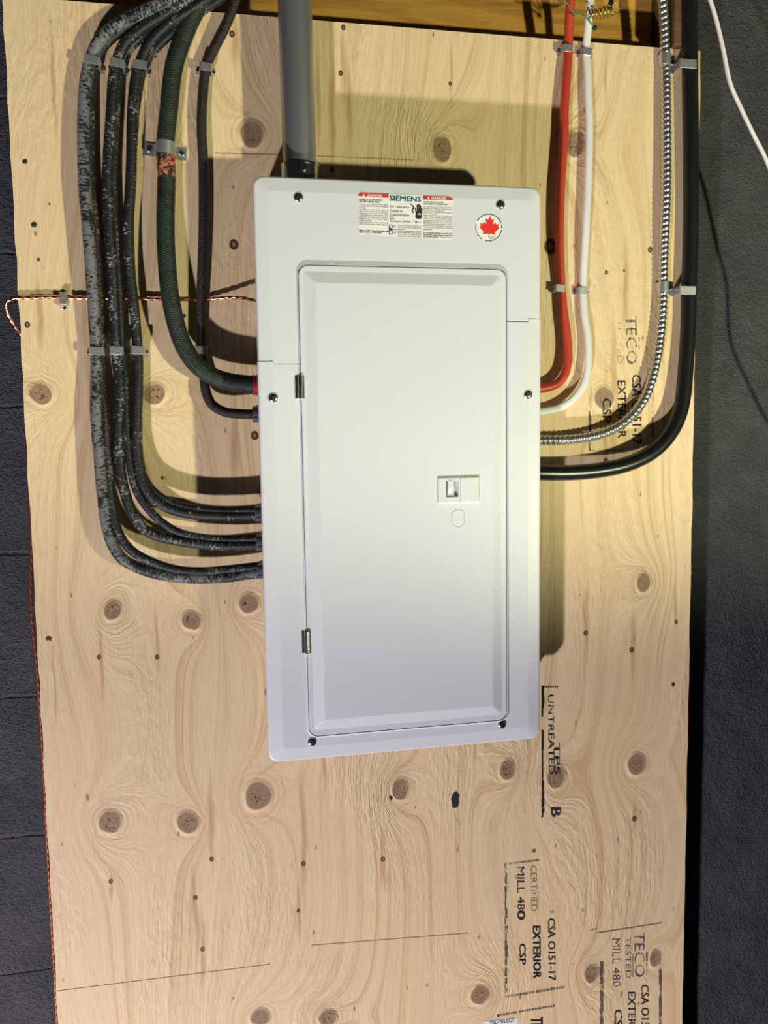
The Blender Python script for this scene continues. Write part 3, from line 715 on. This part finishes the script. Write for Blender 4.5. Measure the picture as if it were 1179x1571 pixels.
# ------------------------------------------------------------------ conduit into the top of the panel
cR = .0222
ca, cb = at(455,0,.052), at(460.5,262,.052)
cx = (ca.x+cb.x)/2
cond = empty('steel_conduit', (cx, -.052, -.012), 'thick grey steel conduit coming down into the top of the breaker panel', 'conduit')
bm = bmesh.new(); cyl(bm, (cx-.003, -.052, .36), (cx, -.052, -.010), cR, 48); obj('pipe', bm, M['steel'], cond, smooth=True)
ctop = at(460, 247, .052+cR).z
bm = bmesh.new(); cyl(bm, (cx, -.052, ctop), (cx, -.052, -.0115), cR+.0028, 48); cyl(bm, (cx, -.052, ctop+.0008), (cx, -.052, ctop-.002), cR+.0034, 48)
obj('compression_fitting', bm, M['chrome'], cond, smooth=True)
sp_ = at(466, 255.5, .052+cR+.005); bm = bmesh.new()
cyl(bm, (sp_.x, -.052-cR-.007, sp_.z), (sp_.x, -.052-cR+.004, sp_.z), .0052, 20); sc = obj('set_screw', bm, M['chrome'], cond, smooth=True)
bm = cross_bm(.0034, 0)
for v in bm.verts: v.co += Vector((sp_.x, -.052-cR-.0072, sp_.z))
obj('phillips_shade', bm, M['shade_and_cap'], sc)  # painted slot shade on the set screw

# ------------------------------------------------------------------ cables
def cable(name, pts, r, mat, label, cat='cable', group=None, step=.004, seg=18, **k):
    path = catmull(pxpath(pts), step)
    o = obj(name, tube_bm(path, r, seg, **k), M[mat], smooth=True, sharp=0)
    return props(o, label, cat, group), path
S_ = .0165
c1 = [(330,-46,0.0300),(285,-16,0.0300),(250,4,0.0300),(215,20,0.0280),(180,38,0.0250),(152,63,0.0210),(140,90,0.0180),(132,122,0.0180),(128,200,0.0210),(130,290,0.0230),(134,337,0.0230),(140,412,0.0220),(145.5,500,0.0180),(147.5,537,0.0165),(148,570,0.0180),(147.5,634,0.0222),(153,702,0.0252),(159,770,0.0278),(168,822,0.0295),(186,855,0.0308),(215,872,0.0317),(255,883,0.0321),(303,887,0.0326),(350,885,0.0330),(395,879,0.0330),(416,878,0.0330)]
c1b = [(338,-38,0.0220),(292,-9,0.0210),(258,11,0.0200),(222,28,0.0180),(188,46,0.0150),(160,70,0.0120),(149,92,0.0100),(140,124,0.0110),(137.5,200,0.0130),(139,290,0.0140),(144,337,0.0140),(149.5,412,0.0130),(153,500,0.0110),(154.5,537,0.0090),(155.5,598,0.0160),(160,634,0.0200),(164.5,702,0.0230),(171,770,0.0256),(181,815,0.0278),(200,843,0.0295),(230,861,0.0308),(270,874,0.0317),(310,877,0.0321),(350,874,0.0330),(395,869,0.0330),(416,868,0.0330)]
c2 = [(356,-46,0.0260),(315,-20,0.0260),(285,2,0.0260),(252,22,0.0250),(215,46,0.0220),(191,68,0.0190),(179.5,95,0.0170),(174.5,119,0.0180),(171,170,0.0190),(166.5,237,0.0200),(165,271,0.0200),(166.5,337,0.0200),(172,412,0.0190),(176,500,0.0170),(178,537,0.0165),(184,598,0.0204),(182,634,0.0222),(183,702,0.0248),(191,753,0.0265),(206,792,0.0278),(229,817,0.0291),(270,829,0.0304),(303,834,0.0313),(350,837,0.0321),(396,836,0.0330),(416,836,0.0330)]
c2b = [(362,-40,0.0170),(321,-13,0.0170),(291,9,0.0170),(257,30,0.0160),(221,54,0.0130),(197,76,0.0110),(186,98,0.0100),(181,121,0.0110),(178,170,0.0110),(174,237,0.0120),(173,271,0.0120),(175,337,0.0120),(180.5,412,0.0120),(184.5,500,0.0100),(187,537,0.0090),(192,598,0.0140),(193,634,0.0180),(198,702,0.0222),(210,753,0.0243),(236,790,0.0265),(270,815,0.0282),(310,825,0.0295),(350,827,0.0308),(396,826,0.0330),(416,826,0.0330)]
c3 = [(376,-46,0.0260),(330,-10,0.0250),(290,17,0.0240),(258,38,0.0220),(233,62,0.0190),(214.5,97,0.0170),(208.5,119,0.0180),(203.5,170,0.0190),(202,237,0.0200),(200,288,0.0200),(197,337,0.0200),(199,412,0.0190),(205.5,470,0.0180),(210,520,0.0165),(211,537,0.0165),(212,570,0.0180),(211,598,0.0204),(210,634,0.0222),(211,702,0.0248),(219.5,742,0.0269),(237,767,0.0287),(262,781,0.0300),(303,790,0.0313),(350,791.5,0.0321),(396,790,0.0330),(416,790,0.0330)]
c3b = [(385,-34,0.0190),(345,-6,0.0180),(310,17,0.0170),(275,42,0.0150),(247,66,0.0130),(229,86,0.0110),(219,108,0.0095),(212,140,0.0105),(207,180,0.0110),(203.5,237,0.0110),(202,288,0.0110),(199,337,0.0110),(201,412,0.0110),(207,470,0.0105),(211,520,0.0090),(212,537,0.0090),(213,598,0.0120),(212,634,0.0160),(214,702,0.0209),(224,738,0.0235),(243,760,0.0256),(270,774,0.0278),(303,781,0.0291),(350,783,0.0308),(396,782,0.0330),(416,782,0.0330)]
G1 = 'black cables bundled in pairs on the left side'
cable('scuffed_cable', c1, .0080, 'c1', 'heavily grey-scuffed black cable, outermost on the left, front one of its pair', group=G1)
cable('scuffed_cable', c1b, .0064, 'c1b', 'thinner black cable tucked behind the outermost grey-scuffed cable', group=G1)
cable('scuffed_cable', c2, .0072, 'c2', 'black cable with pale flecks, front one of the middle pair at the left', group=G1)
cable('scuffed_cable', c2b, .0058, 'c2b', 'dull dark cable behind the middle flecked cable, splitting off at the lower bend', group=G1)
cable('scuffed_cable', c3, .0070, 'c3', 'mostly black cable with few flecks, front one of the third pair from left', group=G1)
cable('scuffed_cable', c3b, .0058, 'c3', 'black cable behind the third pair, its upper end crossing the thick green cable', group=G1)
gp = [(345,-60,0.0260),(322,-25,0.0220),(302,12,0.0180),(284,50,0.0160),(267,102,0.0170),(259,170,0.0165),(253.5,228,0.0155),(255.5,268,0.0165),(254,337,0.0210),(256,400,0.0260),(262.5,462,0.0310),(279,524,0.0302),(300,558,0.0332),(326,577,0.0356),(354,586,0.0374),(390,590,0.0380),(412,591,0.0380)]
_, gpath = cable('armoured_cable', gp, .0120, 'gcab', 'thick dark green and black cable held by the two-screw strap, ending in the red bushing', seg=26)
tp = [(372,-50,0.0200),(363,-8,0.0180),(356,15,0.0170),(344,45,0.0150),(328,76,0.0120),(317,101,0.0110),(311,150,0.0120),(309.5,200,0.0120),(312,250,0.0120),(312.5,337,0.0130),(311,400,0.0120),(308.5,470,0.0100),(308,530,0.0095),(313,575,0.0120),(316,600,0.0180),(325,620,0.0226),(345,632,0.0278),(368,635,0.0313),(395,635.5,0.0330),(412,635.5,0.0330)]
cable('brown_cable', tp, .0067, 'thin', 'thinner dark brown braided cable hanging between the green cable and the conduit')
# frayed patch just under the two-hole strap
i0 = min(range(len(gpath)), key=lambda i: abs(gpath[i].z-at(256,240,.016).z)); i1 = min(range(len(gpath)), key=lambda i: abs(gpath[i].z-at(256,272,.016).z))
fibre = obj('frayed_fibre', tube_bm([p.copy() for p in gpath[i0:i1+1]], .0121, 26, prof=lambda s, a: 1+.035*math.sin(a*5+s*900)*math.sin(s*700+a*3)), M['fray'], bpy.data.objects['armoured_cable'], smooth=True, sharp=0)
t = T('torn orange fibre'); u = t.uv(); nn = t.noise(t.vm('MULTIPLY', u, (8., 190., 1.)), 1.0, 3.0, .7, 1.0)
sp3 = t.n('ShaderNodeSeparateXYZ', {0: u})
t.set(col=t.mix(t.ss(nn, .40, .56), rgb(.03,.016,.01), rgb(.55,.18,.085)), rough=.85, normal=t.bump(nn, 1.0, .002)); fibre.data.materials.clear(); fibre.data.materials.append(t.m)
bmf = bmesh.new()
for k in range(46):
    p = gpath[random.randint(i0, i1)]; a = random.uniform(-.6, PI+.2)
    q0 = p + Vector((math.cos(a)*.0119, -abs(math.sin(a))*.0119, random.uniform(-.002,.002))); q1 = q0 + Vector((random.uniform(-.005,.005), -random.uniform(.0004,.002), random.uniform(-.007,.004)))
    cyl(bmf, q0, q1, .00035, 5, .0001)
obj('loose_thread', bmf, M['fray'], fibre)['kind'] = 'stuff'

rp = [(877,-50,0.0300),(877,-10,0.0220),(874,25,0.0160),(872.5,73,0.0085),(871,102,0.0100),(868.5,135,0.0110),(866,175,0.0120),(866,203,0.0130),(863,250,0.0135),(860.5,288,0.0140),(859,340,0.0140),(859,385,0.0120),(860.5,420,0.0095),(861.5,442,0.0085),(865,478,0.0100),(870.5,520,0.0116),(871.5,550,0.0132),(867.5,573,0.0152),(856,588,0.0175),(838,595,0.0198),(815,597.5,0.0224),(796,598,0.0230)]
cable('red_cable', rp, .0066, 'red', 'bright red cable curving into the right side of the breaker panel')
wp = [(911,-50,0.0300),(907,-5,0.0220),(903,40,0.0130),(900,78,0.0075),(902,110,0.0090),(902.5,135,0.0100),(904.5,186,0.0110),(904,237,0.0120),(902.5,288,0.0120),(900,340,0.0120),(897.5,385,0.0100),(895.5,430,0.0075),(895,446,0.0075),(897,481,0.0092),(902,515,0.0107),(903,549,0.0122),(898.5,583,0.0136),(881,611,0.0151),(858,626,0.0166),(832,632,0.0178),(805,635,0.0190),(796,635.5,0.0190)]
o, _ = cable('white_cable', wp, .0052, 'wcable', 'flat white cable beside the red one, with a groove along it', seg=24, prof=lambda s, a: 1-.10*math.exp(-((a-PI/2)/.28)**2), flat=(1.12, .72))
mp_ = [(1014,-50,0.0200),(1017,0,0.0140),(1019.5,40,0.0110),(1021,92,0.0092),(1022,150,0.0110),(1022.5,200,0.0120),(1022.5,271,0.0130),(1021,330,0.0125),(1018.5,390,0.0100),(1017.5,441,0.0092),(1016.5,470,0.0100),(1013,515,0.0112),(1008,549,0.0125),(1000,583,0.0140),(986,617,0.0155),(963,644,0.0167),(929,664,0.0178),(881,674,0.0190),(831,675.5,0.0200),(796,676,0.0200)]
cable('metal_clad_cable', mp_, .0071, 'mc', 'silver spiral-armoured cable curving in below the white cable', step=.0011, seg=20, prof=lambda s, a: 1+.24*(abs(math.sin(PI*s/.0080+a/2))**.8-.6))
bp = [(1058,-60,0.0130),(1058.5,0,0.0130),(1059,97,0.0130),(1060.5,200,0.0130),(1061,300,0.0130),(1060,380,0.0130),(1057.5,450,0.0130),(1057,490,0.0130),(1053,560,0.0147),(1045,628,0.0193),(1029,664,0.0233),(1003,692,0.0273),(963,712,0.0313),(915,722,0.0340),(865,725.5,0.0367),(831,725,0.0380),(796,724,0.0380)]
cable('black_cable', bp, .0117, 'black', 'thick smooth black cable running down the right edge of the plywood', seg=26)
ww = [(1060,-60,.03),(1087,-8,.03),(1098,25,.03),(1110,75,.03),(1121,128,.03),(1137,165,.03),(1156,205,.03),(1177,247,.03),(1200,310,.03),(1222,410,.03),(1236,470,.03),(1242,560,.03),(1275,640,.03),(1330,760,.03),(1370,1000,.03),(1385,1350,.03),(1390,1750,.03)]
cable('white_wire', ww, .0031, 'wwire', 'thin white wire hanging loose in front of the grey wall at the right', 'wire')
# stranded bare copper ground wire
def strand(s, a): return 1+.16*math.cos(3*a - s*2*PI/.011)
cp = [(40,525,-.03),(30,510,-.02),(21,497,-.012),(12,482,-.004),(9,468,.0),(14,461,.003),(26,457.5,.006),(45,457,.006),(70,456,.006),(97,457,.006),(133,457.5,.006),(200,458,.006),(260,459.5,.006),(310,459.5,.005),(345,457,.010),(372,457,.018),(395,462,.03),(412,464,.04)]
path = catmull(pxpath(cp), .0012)
o = obj('copper_wire', tube_bm(path, .0022, 14, prof=strand), M['copper'], smooth=True, sharp=0)
props(o, 'bare stranded copper ground wire crossing behind the scuffed cables and looping off the left edge', 'wire')
cp2 = [(37,560),(43,700),(48,830),(47.5,870),(47,910),(49.5,960),(55,1010),(59.5,1060),(63.5,1130),(67.5,1200),(72.5,1300),(78,1400),(84,1500),(88,1580),(92,1660)]
path = catmull([at(x, y, -.012)+Vector((0, 0, 0)) for x, y in cp2], .0014)
o = obj('copper_wire', tube_bm(path, .0026, 14, prof=strand), M['oldcopper'], smooth=True, sharp=0)
props(o, 'reddish tarnished copper wire running down behind the left plywood edge', 'wire')

# ------------------------------------------------------------------ connectors at the panel sides
GC = 'dark grey cable connectors on the left side of the panel'
def connector(px, py, hgt, name, mat, label, r, group=None, dp=.033):
    p = at(px, py, dp); x1 = .0119
    e = empty(name, (x1, -dp, p.z), label, 'connector' if mat == 'greycon' else 'bushing', group)
    bm = bmesh.new(); cyl(bm, (p.x, -dp, p.z), (x1, -dp, p.z), r*.93, 28)
    bd = obj('body', bm, M[mat], e, smooth=True, bevel=.0008)
    bm = bmesh.new()
    if mat == 'greycon':
        # clamp hump on the upper side and moulded rib
        v = [(p.x+.001, r*.6), (p.x+.001, r*.95), (x1-.003, r*1.35), (x1, r*1.35), (x1, r*.6)]
        A = [bm.verts.new((x, -dp-.007, p.z+z)) for x, z in v]; B_ = [bm.verts.new((x, -dp+.007, p.z+z)) for x, z in v]
        bm.faces.new(A); bm.faces.new(B_[::-1])
        for k in range(5): bm.faces.new((A[k], B_[k], B_[(k+1)%5], A[(k+1)%5]))
        obj('clamp', bm, M[mat], e, bevel=.0006)
        bm = bmesh.new(); add_box(bm, (p.x+.001, -dp-r*.99, p.z-r*.55), (x1, -dp-r*.6, p.z-r*.35)); obj('rib', bm, M[mat], e, bevel=.0003)
    else:
        for k in range(4):
            x = p.x+.0015+k*(x1-p.x-.003)/3; cyl(bm, (x-.0009, -dp, p.z), (x+.0009, -dp, p.z), r, 28)
        obj('thread_rib', bm, M[mat], e, smooth=True)
connector(391, 788, 26, 'cable_connector', 'greycon', 'dark grey plastic connector, topmost of the lower three on the panel side', .0122, GC)
connector(392.5, 832.5, 26, 'cable_connector', 'greycon', 'dark grey plastic connector, middle one of the lower three on the panel side', .0122, GC)
connector(394, 876, 26, 'cable_connector', 'greycon', 'dark grey plastic connector, lowest on the panel side', .0122, GC)
connector(387.5, 636, 26, 'cable_connector', 'greycon', 'dark grey plastic connector right below the red bushing', .0116, GC)
connector(388, 591, 28, 'red_bushing', 'redbush', 'dark red ribbed bushing where the thick green cable enters the panel', .0142, None, .038)

# ------------------------------------------------------------------ straps
def strap(px, py, hw, dep, ang, label, group, width=.0105, lean=0.0, taper=1.0, head=True, name='cable_strap', bulge=0):
    """flat metal strap bridging a cable: hw half width, dep stand-off, ang turns it in the plywood plane"""
    base = at(px, py, dep); base.y = 0
    e = empty(name, base, label, 'strap', group)
    M4 = Matrix.Rotation(ang, 4, 'Y')
    prof = [(-hw-.004, .0008), (-hw-.0004, .0008), (-hw*taper, dep-.002), (-hw*taper+.0015, dep), (hw*taper-.0015, dep), (hw*taper, dep-.002), (hw+.0004, .0008), (hw+.004, .0008)]
    bm = bmesh.new(); th = .0011; rows = []
    n = len(prof)
    for i, (x, y) in enumerate(prof):
        a = Vector(prof[max(i-1, 0)]); b = Vector(prof[min(i+1, n-1)]); d = (b-a).normalized(); nn = Vector((-d.y, d.x))
        rows.append([Vector((x+lean*y, -y, -width/2)), Vector((x+lean*y, -y, width/2)), Vector((x+nn.x*th*-1+lean*y, -(y-nn.y*th*1), width/2)), Vector((x-nn.x*th+lean*y, -(y-nn.y*th), -width/2))])
    vr = [[bm.verts.new(M4 @ v) for v in r] for r in rows]
    for a, b in zip(vr, vr[1:]):
        for k in range(4): bm.faces.new((a[k], a[(k+1)%4], b[(k+1)%4], b[k]))
    bm.faces.new(vr[0]); bm.faces.new(vr[-1])
    bmesh.ops.translate(bm, verts=bm.verts, vec=base)
    obj('band', bm, M['zinc'], e, bevel=.0004)
    if head:
        for sgn in (-1, 1):
            bm = bmesh.new(); c = M4 @ Vector((sgn*(hw+.0026), -.0006, 0))
            cyl(bm, base+c, base+c+Vector((0, -.0022, 0)), .0021, 14); obj('nail_head', bm, M['chrome'], e, smooth=True)
    return e
GS = 'small zinc straps nailed over the cables'
strap(140, 90.5, .0100, .0275, .20, 'small zinc strap near the top over the outermost scuffed cable pair', GS)
strap(179.5, 95.5, .0088, .0262, .20, 'small zinc strap near the top over the middle flecked cable pair', GS)
strap(214, 98, .0084, .0262, .12, 'small zinc strap near the top over the third cable pair', GS)
strap(316, 101.5, .0082, .0192, .07, 'small zinc strap near the top of the dark brown cable', GS)
strap(147.5, 538.5, .0096, .0265, .03, 'zinc strap at mid height over the outermost scuffed cable pair', GS)
strap(178.5, 537.5, .0088, .0255, .03, 'zinc strap at mid height over the middle flecked cable pair', GS)
strap(211, 537, .0086, .0255, .03, 'zinc strap at mid height over the third cable pair', GS)
strap(309, 537, .0082, .0178, .0, 'shaded strap on the dark brown cable just above where the green cable crosses', GS)
strap(97, 458, .0085, .0108, PI/2, 'upright zinc strap over the bare copper wire near the left edge', GS, width=.0095)
strap(874, 73.5, .0079, .0168, .02, 'zinc strap over the red cable at the plywood top edge', GS, lean=-.1)
strap(902, 78.5, .0079, .0128, .06, 'zinc strap over the white cable at the plywood top edge', GS)
strap(862.5, 442, .0079, .0168, .03, 'zinc strap over the red cable at mid height', GS, lean=-.1)
strap(896, 446, .0079, .0128, .03, 'zinc strap over the white cable at mid height', GS)
strap(1061, 97.5, .0142, .0262, .0, 'large zinc strap around the thick black cable near the top', GS, width=.0125, head=False, lean=-.15)
strap(1060, 445.5, .0142, .0262, .0, 'large zinc strap around the thick black cable at mid height', GS, width=.0125, head=False, lean=-.15)
# half-round straps with screwed ears
def pipe_strap(px, py, r, dep, ear, sides, width, ang, label, name='pipe_strap'):
    base = at(px, py, dep); base.y = 0
    e = empty(name, base, label, 'strap', 'half-round screwed straps'); M4 = Matrix.Rotation(ang, 4, 'Y')
    prof = []
    if -1 in sides: prof += [(-r-ear, .0010), (-r-.0018, .0010), (-r, .003)]
    else: prof += [(-r, .0006)]
    cy = dep
    prof += [(-r*math.cos(PI*k/14), max(cy+r*math.sin(PI*k/14), .003)) for k in range(15)]
    if 1 in sides: prof += [(r, .003), (r+.0018, .0010), (r+ear, .0010)]
    else: prof += [(r, .0006)]
    bm = bmesh.new(); th = .0010; vr = []
    for i, (x, y) in enumerate(prof):
        a = Vector(prof[max(i-1, 0)]); b = Vector(prof[min(i+1, len(prof)-1)]); d = b-a; d = d.normalized() if d.length else Vector((1,0)); nn = Vector((-d.y, d.x))
        vr.append([bm.verts.new(M4 @ v + base) for v in (Vector((x, -y, -width/2)), Vector((x, -y, width/2)), Vector((x+nn.x*th, -(y+nn.y*th), width/2)), Vector((x+nn.x*th, -(y+nn.y*th), -width/2)))])
    for a, b in zip(vr, vr[1:]):
        for k in range(4): bm.faces.new((a[k], a[(k+1)%4], b[(k+1)%4], b[k]))
    bm.faces.new(vr[0]); bm.faces.new(vr[-1])
    obj('band', bm, M['zinc'], e, smooth=True, sharp=35)
    for s in sides:
        c = base + M4 @ Vector((s*(r+ear*.58), -.0021, 0))
        sc = obj('screw', screw_mesh(.0042, .0020), M['chrome'], None, smooth=True, sharp=50); sc.parent = e; sc.matrix_parent_inverse = WM[e.name].inverted(); sc.matrix_basis = Matrix.Translation(c)
        x = obj('phillips_shade', cross_bm(.0026, -.0022), M['shade_and_cap']); x.parent = sc  # slot shade painted as a flat cross
pipe_strap(253.5, 228, .0124, .0150, .0150, (-1, 1), .0165, .09, 'two-screw half-round strap across the thick green cable')
pipe_strap(1021, 92, .0076, .0088, .0125, (1,), .0165, .03, 'one-screw strap on the silver spiral cable near the top')
pipe_strap(1018, 441, .0076, .0088, .0125, (1,), .0150, .0, 'one-screw strap on the silver spiral cable at mid height')

# ------------------------------------------------------------------ curled wires at the top right
pts = []
A0, A1 = at(900, 24, .03), at(941, 16, .03)
turns = 7; N = turns*18
for i in range(N+1):
    u = i/N; a = 2*PI*turns*u; c = A0.lerp(A1, u); rr_ = .0078*(1-.25*math.sin(u*PI*1.5)**2)
    pts.append(c+Vector((.0018*math.cos(a), math.cos(a)*rr_, math.sin(a)*rr_)))
coil = empty('coiled_wire', A0, 'curled brass-coloured wire tail hanging in front of the white cable', 'wire')
obj('coil', tube_bm(pts, .0011, 8), M['brass'], coil, smooth=True, sharp=0)
obj('end_loop', tube_bm(catmull([A1+Vector((.001+.0075*math.cos(a), -.006, .0075*math.sin(a))) for a in [2*PI*k/14 for k in range(15)]], .002), .0011, 8), M['brass'], coil, smooth=True, sharp=0)
gw = [(845,-30,.04),(866,0,.04),(873,8,.04),(879,18,.04),(884,22.5,.04),(893,23.5,.04),(900,27,.04),(906,34,.04),(912,42,.036)]
g_ = empty('green_wire', at(845,-30,.04), 'thin green wire crossing in front of the red cable at the top', 'wire')
obj('jacket', tube_bm(catmull(pxpath(gw), .002), .0013, 10), M['green'], g_, smooth=True, sharp=0)
p = at(913, 42.5, .036); bm = bmesh.new(); bmesh.ops.create_icosphere(bm, subdivisions=2, radius=.0036, matrix=Matrix.Translation(p)); obj('end_cap', bm, M['shade_and_cap'], g_, smooth=True, sharp=0)
bk_ = [(947,-40,.03),(940,-5,.03),(937,6,.03)]
cable('wire_stub', bk_, .0036, 'black', 'short black wire stub just above the curled brass wire', 'wire', step=.002, seg=12)
